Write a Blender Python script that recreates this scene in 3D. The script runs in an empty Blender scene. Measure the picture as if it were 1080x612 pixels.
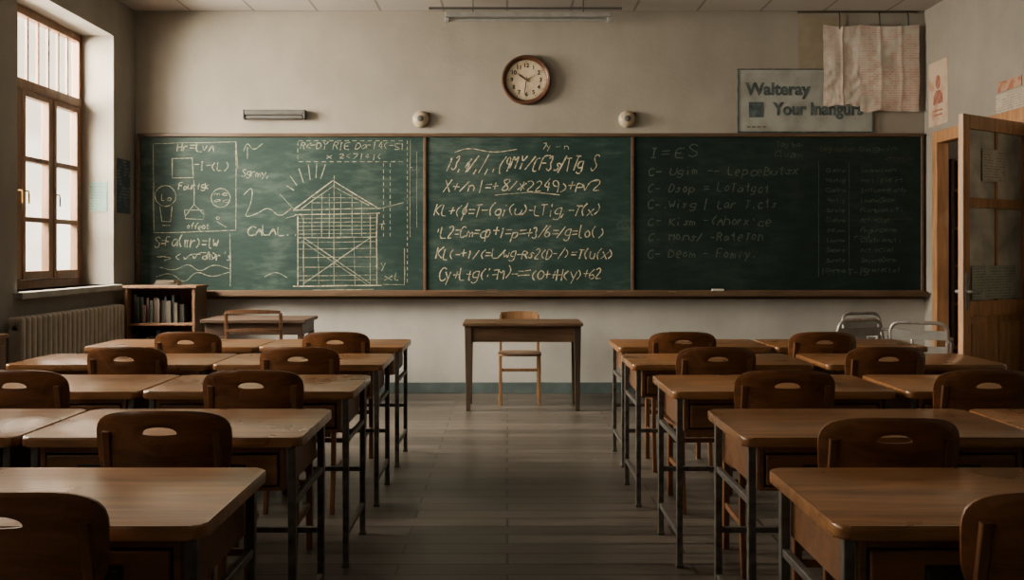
import bpy, bmesh, math, random
from mathutils import Vector, Matrix, noise as mnoise
random.seed(7)
S=bpy.context.scene
COL=S.collection
F=1000.0; CH=1.332; VX=535.0; VY=267.0
def X(px,d): return (px-VX)*d/F
def Z(py,d): return CH-(py-VY)*d/F

# ------------------------------------------------------------ materials
def newmat(name):
    m=bpy.data.materials.new(name); m.use_nodes=True
    nt=m.node_tree; b=nt.nodes['Principled BSDF']
    return m,nt,b
def ramp(nt,cols,poss):
    r=nt.nodes.new('ShaderNodeValToRGB')
    e=r.color_ramp.elements
    while len(e)<len(cols): e.new(0.5)
    for i,(c,p) in enumerate(zip(cols,poss)):
        e[i].position=p; e[i].color=(*c,1)
    return r
def plain(name,c,rough=.6,metal=0,var=.12,scale=12,bump=.0,spec=.5):
    m,nt,b=newmat(name)
    tc=nt.nodes.new('ShaderNodeTexCoord'); n=nt.nodes.new('ShaderNodeTexNoise')
    n.inputs['Scale'].default_value=scale; n.inputs['Detail'].default_value=5
    nt.links.new(tc.outputs['Object'],n.inputs['Vector'])
    r=ramp(nt,[tuple(v*(1-var*1.5) for v in c),tuple(min(1,v*(1+var)) for v in c)],[.3,.7])
    nt.links.new(n.outputs['Fac'],r.inputs['Fac']); nt.links.new(r.outputs['Color'],b.inputs['Base Color'])
    b.inputs['Roughness'].default_value=rough; b.inputs['Metallic'].default_value=metal
    b.inputs['Specular IOR Level'].default_value=spec
    if bump:
        bp=nt.nodes.new('ShaderNodeBump'); bp.inputs['Strength'].default_value=bump; bp.inputs['Distance'].default_value=.01
        nt.links.new(n.outputs['Fac'],bp.inputs['Height']); nt.links.new(bp.outputs['Normal'],b.inputs['Normal'])
    return m
def wood(name,dark,light,axis='x',rough=.42,sc=1.0,worn=0,coat=0):
    m,nt,b=newmat(name)
    N=nt.nodes.new; Lk=nt.links.new
    tc=N('ShaderNodeTexCoord'); oi=N('ShaderNodeObjectInfo')
    ml=N('ShaderNodeMath'); ml.operation='MULTIPLY'; ml.inputs[1].default_value=37.0
    Lk(oi.outputs['Random'],ml.inputs[0])
    va=N('ShaderNodeVectorMath'); va.operation='ADD'; Lk(tc.outputs['Object'],va.inputs[0]); Lk(ml.outputs[0],va.inputs[1])
    mp=N('ShaderNodeMapping')
    s={'x':(1.2,14,14),'y':(14,1.2,14),'z':(14,14,1.2)}[axis]
    mp.inputs['Scale'].default_value=tuple(v*sc for v in s)
    Lk(va.outputs[0],mp.inputs['Vector'])
    n=N('ShaderNodeTexNoise'); n.inputs['Scale'].default_value=1.6; n.inputs['Detail'].default_value=8; n.inputs['Roughness'].default_value=.66; n.inputs['Distortion'].default_value=.6
    Lk(mp.outputs[0],n.inputs['Vector'])
    mid=tuple((a+c)/2 for a,c in zip(dark,light))
    r=ramp(nt,[dark,mid,light],[.3,.5,.72]); Lk(n.outputs['Fac'],r.inputs['Fac'])
    n2=N('ShaderNodeTexNoise'); n2.inputs['Scale'].default_value=3; n2.inputs['Detail'].default_value=5
    Lk(va.outputs[0],n2.inputs['Vector'])
    mr=N('ShaderNodeMapRange'); mr.inputs[1].default_value=.3; mr.inputs[2].default_value=.7; mr.inputs[3].default_value=.84-.12*worn; mr.inputs[4].default_value=1.12+.08*worn
    Lk(n2.outputs['Fac'],mr.inputs[0])
    mr3=N('ShaderNodeMapRange'); mr3.inputs[3].default_value=.86; mr3.inputs[4].default_value=1.14; Lk(oi.outputs['Random'],mr3.inputs[0])
    mm=N('ShaderNodeMath'); mm.operation='MULTIPLY'; Lk(mr.outputs[0],mm.inputs[0]); Lk(mr3.outputs[0],mm.inputs[1])
    vm=N('ShaderNodeVectorMath'); vm.operation='SCALE'; Lk(r.outputs['Color'],vm.inputs[0]); Lk(mm.outputs[0],vm.inputs['Scale'])
    last=vm.outputs[0]
    if worn:
        mp2=N('ShaderNodeMapping'); mp2.inputs['Scale'].default_value=(2,70,2); mp2.inputs['Rotation'].default_value=(0,0,.12); Lk(va.outputs[0],mp2.inputs[0])
        n4=N('ShaderNodeTexNoise'); n4.inputs['Scale'].default_value=1.5; n4.inputs['Detail'].default_value=2; Lk(mp2.outputs[0],n4.inputs['Vector'])
        r4=ramp(nt,[(0,0,0),(1,1,1)],[.60,.70]); Lk(n4.outputs['Fac'],r4.inputs['Fac'])
        mf=N('ShaderNodeMath'); mf.operation='MULTIPLY'; mf.inputs[1].default_value=.42*worn; Lk(r4.outputs['Color'],mf.inputs[0])
        mx=N('ShaderNodeMix'); mx.data_type='RGBA'; Lk(mf.outputs[0],mx.inputs[0]); Lk(last,mx.inputs[6]); mx.inputs[7].default_value=(light[0]*1.4,light[1]*1.6,light[2]*1.9,1); last=mx.outputs[2]
    Lk(last,b.inputs['Base Color'])
    rr=N('ShaderNodeMapRange'); rr.inputs[1].default_value=.3; rr.inputs[2].default_value=.7; rr.inputs[3].default_value=rough-.06; rr.inputs[4].default_value=rough+.10; Lk(n2.outputs['Fac'],rr.inputs[0]); Lk(rr.outputs[0],b.inputs['Roughness'])
    if coat: b.inputs['Coat Weight'].default_value=coat; b.inputs['Coat Roughness'].default_value=.2
    bp=N('ShaderNodeBump'); bp.inputs['Strength'].default_value=.10; bp.inputs['Distance'].default_value=.002
    Lk(n.outputs['Fac'],bp.inputs['Height']); Lk(bp.outputs['Normal'],b.inputs['Normal'])
    return m
M={}
M['desk']=wood('desktop_wood',(.090,.036,.012),(.33,.152,.054),'x',.30,worn=1,coat=.5)
M['deskbody']=wood('desk_body_wood',(.07,.029,.011),(.19,.083,.031),'x',.42)
M['chair']=wood('chair_wood',(.055,.020,.007),(.205,.080,.026),'x',.30,worn=.5,coat=.45)
M['chairleg']=wood('chair_leg_wood',(.06,.026,.010),(.18,.075,.029),'z',.38)
M['lightwood']=wood('light_chair_wood',(.14,.07,.03),(.28,.155,.072),'z',.42)
M['openchair']=wood('open_chair_wood',(.09,.04,.02),(.19,.09,.04),'z',.40)
M['teacher']=wood('teacher_desk_wood',(.05,.028,.015),(.14,.080,.042),'x',.40)
M['teachleg']=wood('teacher_leg_wood',(.032,.022,.015),(.075,.05,.033),'z',.5)
M['dark']=wood('dark_table_wood',(.03,.018,.012),(.08,.045,.027),'x',.5)
M['shelf']=wood('bookcase_wood',(.08,.04,.02),(.2,.105,.052),'z',.5)
M['doorwood']=wood('door_wood',(.20,.095,.042),(.50,.26,.12),'z',.45,worn=.5)
M['winwood']=wood('window_wood',(.085,.038,.016),(.21,.10,.042),'z',.5)
M['trim']=wood('board_frame_wood',(.05,.030,.017),(.12,.072,.040),'x',.45)
M['metal']=plain('desk_metal',(.105,.098,.090),.42,.4,.35,25)
M['steel']=plain('steel_tube',(.27,.265,.255),.42,.6,.2,20)
M['brass']=plain('brass',(.35,.22,.09),.35,.9)
M['black']=plain('black_paint',(.012,.012,.012),.5)
M['white']=plain('white_enamel',(.5,.48,.43),.5)
M['greyplastic']=plain('grey_plastic',(.24,.245,.24),.5)
M['darkgrey']=plain('dark_grey_housing',(.07,.07,.068),.5)
M['rad']=plain('radiator_paint',(.34,.30,.25),.5,0,.12,8)
M['sill']=plain('sill_paint',(.32,.32,.29),.5,0,.2,6)
M['dial']=plain('clock_dial',(.54,.45,.32),.5,0,.2,9)
M['clockwood']=wood('clock_wood',(.035,.015,.008),(.095,.038,.018),'x',.35)
M['base']=plain('baseboard_paint',(.07,.10,.105),.5,0,.2,5)
M['pages']=plain('book_pages',(.35,.30,.23),.8)
M['knob']=plain('bell_enamel',(.38,.32,.23),.4)

def wallmat(name,upper,lower=None,zsplit=.95):
    m,nt,b=newmat(name); N=nt.nodes.new; Lk=nt.links.new
    g=N('ShaderNodeNewGeometry'); n=N('ShaderNodeTexNoise'); n.inputs['Scale'].default_value=1.3; n.inputs['Detail'].default_value=9; n.inputs['Roughness'].default_value=.65
    Lk(g.outputs['Position'],n.inputs['Vector'])
    mr=N('ShaderNodeMapRange'); mr.inputs[1].default_value=.3; mr.inputs[2].default_value=.7; mr.inputs[3].default_value=.80; mr.inputs[4].default_value=1.08
    Lk(n.outputs['Fac'],mr.inputs[0])
    vm=N('ShaderNodeVectorMath'); vm.operation='SCALE'
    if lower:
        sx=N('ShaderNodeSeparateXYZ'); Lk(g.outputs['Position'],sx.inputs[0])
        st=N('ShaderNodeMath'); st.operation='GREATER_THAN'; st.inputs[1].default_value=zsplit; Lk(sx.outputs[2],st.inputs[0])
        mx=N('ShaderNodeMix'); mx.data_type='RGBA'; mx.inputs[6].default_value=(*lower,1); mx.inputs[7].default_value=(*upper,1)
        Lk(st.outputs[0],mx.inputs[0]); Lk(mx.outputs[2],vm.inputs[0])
    else: vm.inputs[0].default_value=upper
    mp=N('ShaderNodeMapping'); mp.inputs['Scale'].default_value=(3,3,.5); Lk(g.outputs['Position'],mp.inputs[0])
    n2=N('ShaderNodeTexNoise'); n2.inputs['Scale'].default_value=1.2; n2.inputs['Detail'].default_value=6; Lk(mp.outputs[0],n2.inputs['Vector'])
    mr2=N('ShaderNodeMapRange'); mr2.inputs[1].default_value=.3; mr2.inputs[2].default_value=.6; mr2.inputs[3].default_value=.92; mr2.inputs[4].default_value=1.0
    Lk(n2.outputs['Fac'],mr2.inputs[0])
    mu=N('ShaderNodeMath'); mu.operation='MULTIPLY'; Lk(mr.outputs[0],mu.inputs[0]); Lk(mr2.outputs[0],mu.inputs[1])
    Lk(mu.outputs[0],vm.inputs['Scale']); Lk(vm.outputs[0],b.inputs['Base Color'])
    b.inputs['Roughness'].default_value=.85
    n3=N('ShaderNodeTexNoise'); n3.inputs['Scale'].default_value=30; n3.inputs['Detail'].default_value=4; Lk(g.outputs['Position'],n3.inputs['Vector'])
    bp=N('ShaderNodeBump'); bp.inputs['Strength'].default_value=.15; bp.inputs['Distance'].default_value=.01; Lk(n3.outputs['Fac'],bp.inputs['Height']); Lk(bp.outputs['Normal'],b.inputs['Normal'])
    return m
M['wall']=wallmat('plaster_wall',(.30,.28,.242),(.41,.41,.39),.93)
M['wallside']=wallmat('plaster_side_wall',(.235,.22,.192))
def floormat():
    m,nt,b=newmat('plank_floor'); N=nt.nodes.new; Lk=nt.links.new
    g=N('ShaderNodeNewGeometry')
    br=N('ShaderNodeTexBrick'); br.offset=.37; br.inputs['Scale'].default_value=1.0
    br.inputs['Brick Width'].default_value=1.25; br.inputs['Row Height'].default_value=.14; br.inputs['Mortar Size'].default_value=.006
    br.inputs['Color1'].default_value=(.050,.042,.035,1); br.inputs['Color2'].default_value=(.110,.094,.080,1); br.inputs['Mortar'].default_value=(.008,.007,.006,1); br.inputs['Bias'].default_value=-.1
    Lk(g.outputs['Position'],br.inputs['Vector'])
    mp=N('ShaderNodeMapping'); mp.inputs['Scale'].default_value=(1.2,13,1); Lk(g.outputs['Position'],mp.inputs[0])
    n=N('ShaderNodeTexNoise'); n.inputs['Scale'].default_value=1.6; n.inputs['Detail'].default_value=8; n.inputs['Roughness'].default_value=.62; n.inputs['Distortion'].default_value=.4; Lk(mp.outputs[0],n.inputs['Vector'])
    mr=N('ShaderNodeMapRange'); mr.inputs[1].default_value=.32; mr.inputs[2].default_value=.68; mr.inputs[3].default_value=.60; mr.inputs[4].default_value=1.4; Lk(n.outputs['Fac'],mr.inputs[0])
    vm=N('ShaderNodeVectorMath'); vm.operation='SCALE'; Lk(br.outputs['Color'],vm.inputs[0]); Lk(mr.outputs[0],vm.inputs['Scale']); Lk(vm.outputs[0],b.inputs['Base Color'])
    rr=N('ShaderNodeMapRange'); rr.inputs[1].default_value=.3; rr.inputs[2].default_value=.7; rr.inputs[3].default_value=.31; rr.inputs[4].default_value=.42; Lk(n.outputs['Fac'],rr.inputs[0]); Lk(rr.outputs[0],b.inputs['Roughness'])
    b.inputs['Specular IOR Level'].default_value=.55
    mul=N('ShaderNodeMath'); mul.operation='MULTIPLY_ADD'; mul.inputs[1].default_value=-2.0; Lk(br.outputs['Fac'],mul.inputs[0]); Lk(n.outputs['Fac'],mul.inputs[2])
    bp=N('ShaderNodeBump'); bp.inputs['Strength'].default_value=.09; bp.inputs['Distance'].default_value=.003
    Lk(mul.outputs[0],bp.inputs['Height']); Lk(bp.outputs['Normal'],b.inputs['Normal'])
    return m
M['floor']=floormat()
def ceilmat():
    m,nt,b=newmat('ceiling_tiles'); N=nt.nodes.new; Lk=nt.links.new
    g=N('ShaderNodeNewGeometry'); br=N('ShaderNodeTexBrick'); br.offset=0; br.inputs['Scale'].default_value=1
    br.inputs['Brick Width'].default_value=.6; br.inputs['Row Height'].default_value=.6; br.inputs['Mortar Size'].default_value=.012
    br.inputs['Color1'].default_value=(.40,.38,.35,1); br.inputs['Color2'].default_value=(.36,.34,.315,1); br.inputs['Mortar'].default_value=(.2,.19,.17,1)
    Lk(g.outputs['Position'],br.inputs['Vector']); Lk(br.outputs['Color'],b.inputs['Base Color']); b.inputs['Roughness'].default_value=.9
    return m
M['ceil']=ceilmat()
def boardmat(name,cols):
    m,nt,b=newmat(name); N=nt.nodes.new; Lk=nt.links.new
    g=N('ShaderNodeNewGeometry')
    n=N('ShaderNodeTexNoise'); n.inputs['Scale'].default_value=1.6; n.inputs['Detail'].default_value=7; n.inputs['Distortion'].default_value=.6; Lk(g.outputs['Position'],n.inputs['Vector'])
    mp=N('ShaderNodeMapping'); mp.inputs['Rotation'].default_value=(0,.7,0); mp.inputs['Scale'].default_value=(1.4,1,5); Lk(g.outputs['Position'],mp.inputs[0])
    n2=N('ShaderNodeTexNoise'); n2.inputs['Scale'].default_value=3; n2.inputs['Detail'].default_value=9; n2.inputs['Roughness'].default_value=.7; Lk(mp.outputs[0],n2.inputs['Vector'])
    ad=N('ShaderNodeMath'); ad.operation='ADD'; Lk(n.outputs['Fac'],ad.inputs[0]); Lk(n2.outputs['Fac'],ad.inputs[1])
    mu=N('ShaderNodeMath'); mu.operation='MULTIPLY'; mu.inputs[1].default_value=.5; Lk(ad.outputs[0],mu.inputs[0])
    r=ramp(nt,cols,[.38,.5,.66]); Lk(mu.outputs[0],r.inputs['Fac'])
    Lk(r.outputs['Color'],b.inputs['Base Color']); b.inputs['Roughness'].default_value=.6; b.inputs['Specular IOR Level'].default_value=.22
    return m
M['board']=boardmat('green_chalkboard',[(.010,.027,.025),(.017,.041,.037),(.060,.090,.080)])
M['boardshaded']=boardmat('green_chalkboard_shaded',[(.0045,.012,.0105),(.007,.018,.0155),(.018,.033,.029)])  # right panel: same board darkened, light falloff put into the colour
def chalkmat(name,c,lo=.3):
    m,nt,b=newmat(name); N=nt.nodes.new; Lk=nt.links.new
    g=N('ShaderNodeNewGeometry'); n=N('ShaderNodeTexNoise'); n.inputs['Scale'].default_value=26; n.inputs['Detail'].default_value=4; Lk(g.outputs['Position'],n.inputs['Vector'])
    r=ramp(nt,[(.02*(1-lo)+c[0]*lo,.05*(1-lo)+c[1]*lo,.045*(1-lo)+c[2]*lo),c],[.36,.62]); Lk(n.outputs['Fac'],r.inputs['Fac']); Lk(r.outputs['Color'],b.inputs['Base Color'])
    b.inputs['Roughness'].default_value=1; b.inputs['Specular IOR Level'].default_value=0
    return m
M['chalk']=chalkmat('chalk_white',(.56,.52,.38),.32)
M['chalk2']=chalkmat('chalk_faint',(.36,.36,.27),.32)
M['chalk3']=chalkmat('chalk_dim',(.085,.105,.088),.55)  # dimmer chalk colour, mostly for the right panel
M['chalkr']=chalkmat('chalk_red',(.085,.065,.05),.5)
def glassmat():
    m=bpy.data.materials.new('window_glass'); m.use_nodes=True; nt=m.node_tree; nt.nodes.clear(); N=nt.nodes.new; Lk=nt.links.new
    o=N('ShaderNodeOutputMaterial'); t=N('ShaderNodeBsdfTransparent'); gl=N('ShaderNodeBsdfGlossy'); gl.inputs['Roughness'].default_value=.15
    t.inputs[0].default_value=(.97,.96,.94,1)
    mx=N('ShaderNodeMixShader'); mx.inputs[0].default_value=.04; Lk(t.outputs[0],mx.inputs[1]); Lk(gl.outputs[0],mx.inputs[2]); Lk(mx.outputs[0],o.inputs[0])
    return m
M['glass']=glassmat()
def doorglass():
    m,nt,b=newmat('frosted_door_glass')
    b.inputs['Roughness'].default_value=.3
    tc=nt.nodes.new('ShaderNodeTexCoord'); n=nt.nodes.new('ShaderNodeTexNoise'); n.inputs['Scale'].default_value=4; n.inputs['Detail'].default_value=6
    nt.links.new(tc.outputs['Object'],n.inputs['Vector']); r=ramp(nt,[(.24,.23,.20),(.60,.56,.48)],[.35,.7]); nt.links.new(n.outputs['Fac'],r.inputs['Fac']); nt.links.new(r.outputs['Color'],b.inputs['Base Color'])
    return m
M['doorglass']=doorglass()
def papermat(name,base,blot,sc=8,thr=.58,soft=.03,mid=.85,det=3):
    m,nt,b=newmat(name); N=nt.nodes.new; Lk=nt.links.new
    tc=N('ShaderNodeTexCoord'); n=N('ShaderNodeTexNoise'); n.inputs['Scale'].default_value=sc; n.inputs['Detail'].default_value=det
    Lk(tc.outputs['Object'],n.inputs['Vector']); r=ramp(nt,[base,tuple(v*mid for v in base),blot],[.3,thr-soft,thr+soft]); Lk(n.outputs['Fac'],r.inputs['Fac']); Lk(r.outputs['Color'],b.inputs['Base Color']); b.inputs['Roughness'].default_value=.85
    return m
def printmat(name,base,ink,plane='xz',bw=.05,rh=.022,cover=.5,off=0.0,nsc=7,st=.85):
    m,nt,b=newmat(name); N=nt.nodes.new; Lk=nt.links.new
    tc=N('ShaderNodeTexCoord')
    sp=N('ShaderNodeSeparateXYZ'); cb=N('ShaderNodeCombineXYZ'); Lk(tc.outputs['Object'],sp.inputs[0]); Lk(sp.outputs[0 if plane=='xz' else 1],cb.inputs[0]); Lk(sp.outputs[2],cb.inputs[1]); cb.inputs[2].default_value=off
    br=N('ShaderNodeTexBrick'); br.offset=.43; br.squash=.7; br.inputs['Scale'].default_value=1; br.inputs['Brick Width'].default_value=bw; br.inputs['Row Height'].default_value=rh; br.inputs['Mortar Size'].default_value=rh*.2
    br.inputs['Color1'].default_value=(1,1,1,1); br.inputs['Color2'].default_value=(.4,.4,.4,1); br.inputs['Mortar'].default_value=(0,0,0,1); Lk(cb.outputs[0],br.inputs['Vector'])
    n=N('ShaderNodeTexNoise'); n.inputs['Scale'].default_value=nsc; n.inputs['Detail'].default_value=2; Lk(cb.outputs[0],n.inputs['Vector'])
    r=ramp(nt,[(0,0,0),(1,1,1)],[cover-.02,cover+.04]); Lk(n.outputs['Fac'],r.inputs['Fac'])
    mu=N('ShaderNodeMath'); mu.operation='MULTIPLY'; Lk(br.outputs['Color'],mu.inputs[0]); Lk(r.outputs['Color'],mu.inputs[1])
    mu2=N('ShaderNodeMath'); mu2.operation='MULTIPLY'; mu2.inputs[1].default_value=st; Lk(mu.outputs[0],mu2.inputs[0])
    n3=N('ShaderNodeTexNoise'); n3.inputs['Scale'].default_value=3; n3.inputs['Detail'].default_value=6; Lk(tc.outputs['Object'],n3.inputs['Vector'])
    rb=ramp(nt,[tuple(v*.82 for v in base),base],[.35,.65]); Lk(n3.outputs['Fac'],rb.inputs['Fac'])
    mx=N('ShaderNodeMix'); mx.data_type='RGBA'; Lk(mu2.outputs[0],mx.inputs[0]); Lk(rb.outputs['Color'],mx.inputs[6]); mx.inputs[7].default_value=(*ink,1); Lk(mx.outputs[2],b.inputs['Base Color']); b.inputs['Roughness'].default_value=.85
    return m
M['paper']=papermat('aged_paper',(.30,.26,.19),(.25,.21,.15))
M['cloth']=printmat('printed_sheet_face',(.60,.56,.50),(.45,.23,.17),'xz',.05,.018,.44,.3,6,.6)
M['cloth2']=printmat('printed_sheet_red',(.58,.54,.48),(.48,.19,.13),'xz',.07,.022,.44,2.3,5,.65)
M['orangeposter']=papermat('red_print_poster',(.44,.34,.26),(.34,.20,.14),7,.58,.07,.92,4)
M['orangestrip']=papermat('red_print_strip',(.36,.22,.15),(.27,.10,.06),12,.52,.05,.9,3)
M['blueposter']=printmat('blue_poster',(.035,.06,.08),(.22,.24,.23),'yz',.05,.03,.50,.0,7,.7)
M['tealpaper']=printmat('teal_note',(.17,.27,.245),(.07,.13,.12),'xz',.04,.025,.36,.0,7,.9)
M['greenpaper']=printmat('green_notice',(.36,.37,.31),(.12,.13,.10),'xz',.05,.02,.38,.0,7,.8)
M['beigenotice']=printmat('beige_notice',(.38,.34,.28),(.16,.12,.095),'yz',.06,.02,.42,.0,7,.65)
M['doornotice']=printmat('pale_notice',(.50,.46,.39),(.18,.15,.12),'xz',.05,.02,.38,.0,7,.75)
M['signboard']=papermat('sign_face',(.33,.35,.33),(.23,.235,.21),5,.55,.10,.93,7)
M['ink']=plain('ink_dark_teal',(.065,.095,.10),.7,var=.5,scale=14)
M['inkbrown']=plain('ink_brown',(.16,.12,.09),.8)
M['inkred']=plain('ink_faded_red',(.27,.105,.07),.8,var=.3,scale=20)

# ------------------------------------------------------------ geometry helpers
def empty(name,loc=(0,0,0),rz=0,parent=None):
    o=bpy.data.objects.new(name,None); o.empty_display_size=.1; o.location=loc; o.rotation_euler=(0,0,rz); COL.objects.link(o)
    if parent: o.parent=parent
    return o
def meshobj(name,bm,mat,parent=None,loc=(0,0,0),rz=0,smooth=False,center=True):
    bmesh.ops.recalc_face_normals(bm,faces=bm.faces)
    me=bpy.data.meshes.new(name)
    if center and bm.verts:
        mn=Vector([min(v.co[i] for v in bm.verts) for i in range(3)]); mx=Vector([max(v.co[i] for v in bm.verts) for i in range(3)])
        c=(mn+mx)/2
        for v in bm.verts: v.co-=c
        loc=Vector(loc)+Matrix.Rotation(rz,3,'Z')@c
    bm.to_mesh(me); bm.free()
    mats=mat if isinstance(mat,(list,tuple)) else [mat]
    for m in mats: me.materials.append(m)
    if smooth:
        for p in me.polygons: p.use_smooth=True
        try: me.set_sharp_from_angle(angle=math.radians(40))
        except Exception: pass
    o=bpy.data.objects.new(name,me); o.location=loc; o.rotation_euler=(0,0,rz); COL.objects.link(o)
    if parent: o.parent=parent
    return o
def abox(bm,x0,x1,y0,y1,z0,z1,bev=0,mi=0,seg=2):
    t=bmesh.new()
    r=bmesh.ops.create_cube(t,size=1)
    for v in t.verts: v.co=Vector(((x0+x1)/2+v.co.x*(x1-x0),(y0+y1)/2+v.co.y*(y1-y0),(z0+z1)/2+v.co.z*(z1-z0)))
    if bev: bmesh.ops.bevel(t,geom=list(t.edges),offset=bev,segments=seg,affect='EDGES',profile=.5)
    for f in t.faces: f.material_index=mi
    me=bpy.data.meshes.new('t'); t.to_mesh(me); t.free(); bm.from_mesh(me); bpy.data.meshes.remove(me)
def box(name,b,mat,parent=None,bev=.004,loc=(0,0,0),rz=0):
    bm=bmesh.new(); abox(bm,*b,bev=bev); return meshobj(name,bm,mat,parent,loc,rz)
def sweep(bm,pts,r,seg=10,r2=None):
    pts=[Vector(p) for p in pts]; rings=[]
    n=len(pts); up=None
    for i,p in enumerate(pts):
        t=(pts[min(i+1,n-1)]-pts[max(i-1,0)]).normalized()
        if up is None:
            up=Vector((0,0,1)) if abs(t.z)<.9 else Vector((0,1,0))
        a=t.cross(up).normalized(); up=a.cross(t).normalized()
        rr=r if r2 is None else r+(r2-r)*i/(n-1)
        rings.append([bm.verts.new(p+(a*math.cos(2*math.pi*k/seg)+up*math.sin(2*math.pi*k/seg))*rr) for k in range(seg)])
    for i in range(n-1):
        for k in range(seg):
            bm.faces.new((rings[i][k],rings[i][(k+1)%seg],rings[i+1][(k+1)%seg],rings[i+1][k]))
    bm.faces.new(rings[0][::-1]); bm.faces.new(rings[-1])
def rounded(pts,rad,n=5):
    pts=[Vector(p) for p in pts]; out=[pts[0]]
    for i in range(1,len(pts)-1):
        a=(pts[i-1]-pts[i]); b=(pts[i+1]-pts[i]); ra=min(rad,a.length*.45,b.length*.45)
        p0=pts[i]+a.normalized()*ra; p2=pts[i]+b.normalized()*ra
        for k in range(n+1):
            t=k/n; out.append(p0*(1-t)**2+pts[i]*2*t*(1-t)+p2*t*t)
    out.append(pts[-1]); return out
def tube(name,pts,r,mat,parent=None,seg=10,rad=None,r2=None):
    bm=bmesh.new(); sweep(bm,rounded(pts,rad) if rad else pts,r,seg,r2); return meshobj(name,bm,mat,parent,smooth=True)
def lathe_y(bm,prof,seg=48,cx=0,cz=0,y0=0,mi=0):
    rings=[]
    for r,y in prof:
        if r<1e-5: rings.append([bm.verts.new((cx,y0+y,cz))])
        else: rings.append([bm.verts.new((cx+r*math.cos(2*math.pi*k/seg),y0+y,cz+r*math.sin(2*math.pi*k/seg))) for k in range(seg)])
    for a,b in zip(rings,rings[1:]):
        for k in range(seg):
            k2=(k+1)%seg
            if len(a)==1 and len(b)==1: continue
            if len(a)==1: f=bm.faces.new((a[0],b[k2],b[k]))
            elif len(b)==1: f=bm.faces.new((a[k],a[k2],b[0]))
            else: f=bm.faces.new((a[k],a[k2],b[k2],b[k]))
            f.material_index=mi
def taper(bm,p0,p1,w0,w1,bev=.003):
    t=bmesh.new(); vs=[]
    for p,w in ((p0,w0),(p1,w1)):
        for sx,sy in ((-1,-1),(1,-1),(1,1),(-1,1)): vs.append(t.verts.new((p[0]+sx*w/2,p[1]+sy*w/2,p[2])))
    t.faces.new(vs[:4][::-1]); t.faces.new(vs[4:])
    for k in range(4): t.faces.new((vs[k],vs[(k+1)%4],vs[4+(k+1)%4],vs[4+k]))
    bmesh.ops.bevel(t,geom=list(t.edges),offset=bev,segments=2,affect='EDGES',profile=.5)
    me=bpy.data.meshes.new('t'); t.to_mesh(me); t.free(); bm.from_mesh(me); bpy.data.meshes.remove(me)
def kids(o): return [c for c in bpy.data.objects if c.parent==o]
def clone(o,loc=None,rz=None,parent=None):
    c=o.copy(); COL.objects.link(c)
    if parent is not None: c.parent=parent
    if loc is not None: c.location=loc
    if rz is not None: c.rotation_euler=(0,0,rz)
    for k in kids(o): clone(k,parent=c)
    return c
def tag(o,label,cat,group=None):
    o['label']=label; o['category']=cat
    if group: o['group']=group
def struct(o,label=None):
    o['kind']='structure'
    if label: o['label']=label
    return o
def text(name,s,size,mat,parent=None,loc=(0,0,0),rot=(math.pi/2,0,0),off=0,align='LEFT',sx=1,ext=.0006):
    cu=bpy.data.curves.new('t','FONT'); cu.body=s; cu.size=size; cu.offset=off; cu.extrude=ext; cu.align_x=align; cu.align_y='CENTER' if align=='CENTER' else 'TOP_BASELINE'; cu.resolution_u=4
    t=bpy.data.objects.new('t',cu); COL.objects.link(t); bpy.context.view_layer.update()
    me=bpy.data.meshes.new_from_object(t.evaluated_get(bpy.context.evaluated_depsgraph_get()))
    bpy.data.objects.remove(t); bpy.data.curves.remove(cu)
    for v in me.vertices: v.co.x*=sx
    me.materials.clear(); me.materials.append(mat)
    o=bpy.data.objects.new(name,me); o.location=loc; o.rotation_euler=rot; COL.objects.link(o)
    if parent: o.parent=parent
    return o

# ------------------------------------------------------------ room
XL,XR,YB,YF,H=-3.53,3.96,9.0,-2.5,3.63
TH=.36; RT=.08
struct(box('floor',(XL-TH,XR+2.2,YF-.2,YB+.2,-.1,0),M['floor'],bev=0),'dark worn plank floor')
struct(box('ceiling',(XL-TH,XR+2.2,YF-.2,YB+.2,H,H+.1),M['ceil'],bev=0),'pale tiled ceiling')
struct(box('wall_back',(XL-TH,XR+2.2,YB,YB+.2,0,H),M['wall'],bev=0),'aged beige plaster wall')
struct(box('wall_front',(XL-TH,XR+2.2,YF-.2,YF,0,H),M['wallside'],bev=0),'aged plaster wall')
wins=[(6.83,8.5),(4.2,5.87),(1.6,3.27),(-1.0,.67)]
wz0,wz1=1.05,3.28
bm=bmesh.new()
abox(bm,XL-TH,XL,YF,YB,0,wz0); abox(bm,XL-TH,XL,YF,YB,wz1,H)
ys=[YF]+[v for w in sorted(wins) for v in w]+[YB]
for a,b in zip(ys[::2],ys[1::2]): abox(bm,XL-TH,XL,a,b,wz0,wz1)
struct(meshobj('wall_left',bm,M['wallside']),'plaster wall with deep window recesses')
DY0,DY1,DZ=7.2,8.72,2.36
bm=bmesh.new()
abox(bm,XR,XR+RT,YF,DY0,0,H); abox(bm,XR,XR+RT,DY1,YB,0,H); abox(bm,XR,XR+RT,DY0,DY1,DZ,H)
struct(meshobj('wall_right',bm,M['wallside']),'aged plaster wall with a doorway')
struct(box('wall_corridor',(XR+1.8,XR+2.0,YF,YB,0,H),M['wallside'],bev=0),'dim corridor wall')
struct(box('baseboard_back',(XL,XR,YB-.02,YB,0,.105),M['base'],bev=.003),'blue-grey painted baseboard')
struct(box('baseboard_left',(XL,XL+.02,YF,YB-.02,0,.105),M['base'],bev=.003))
struct(box('baseboard_right',(XR-.02,XR,YF,DY0-.12,0,.105),M['base'],bev=.003))

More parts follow.
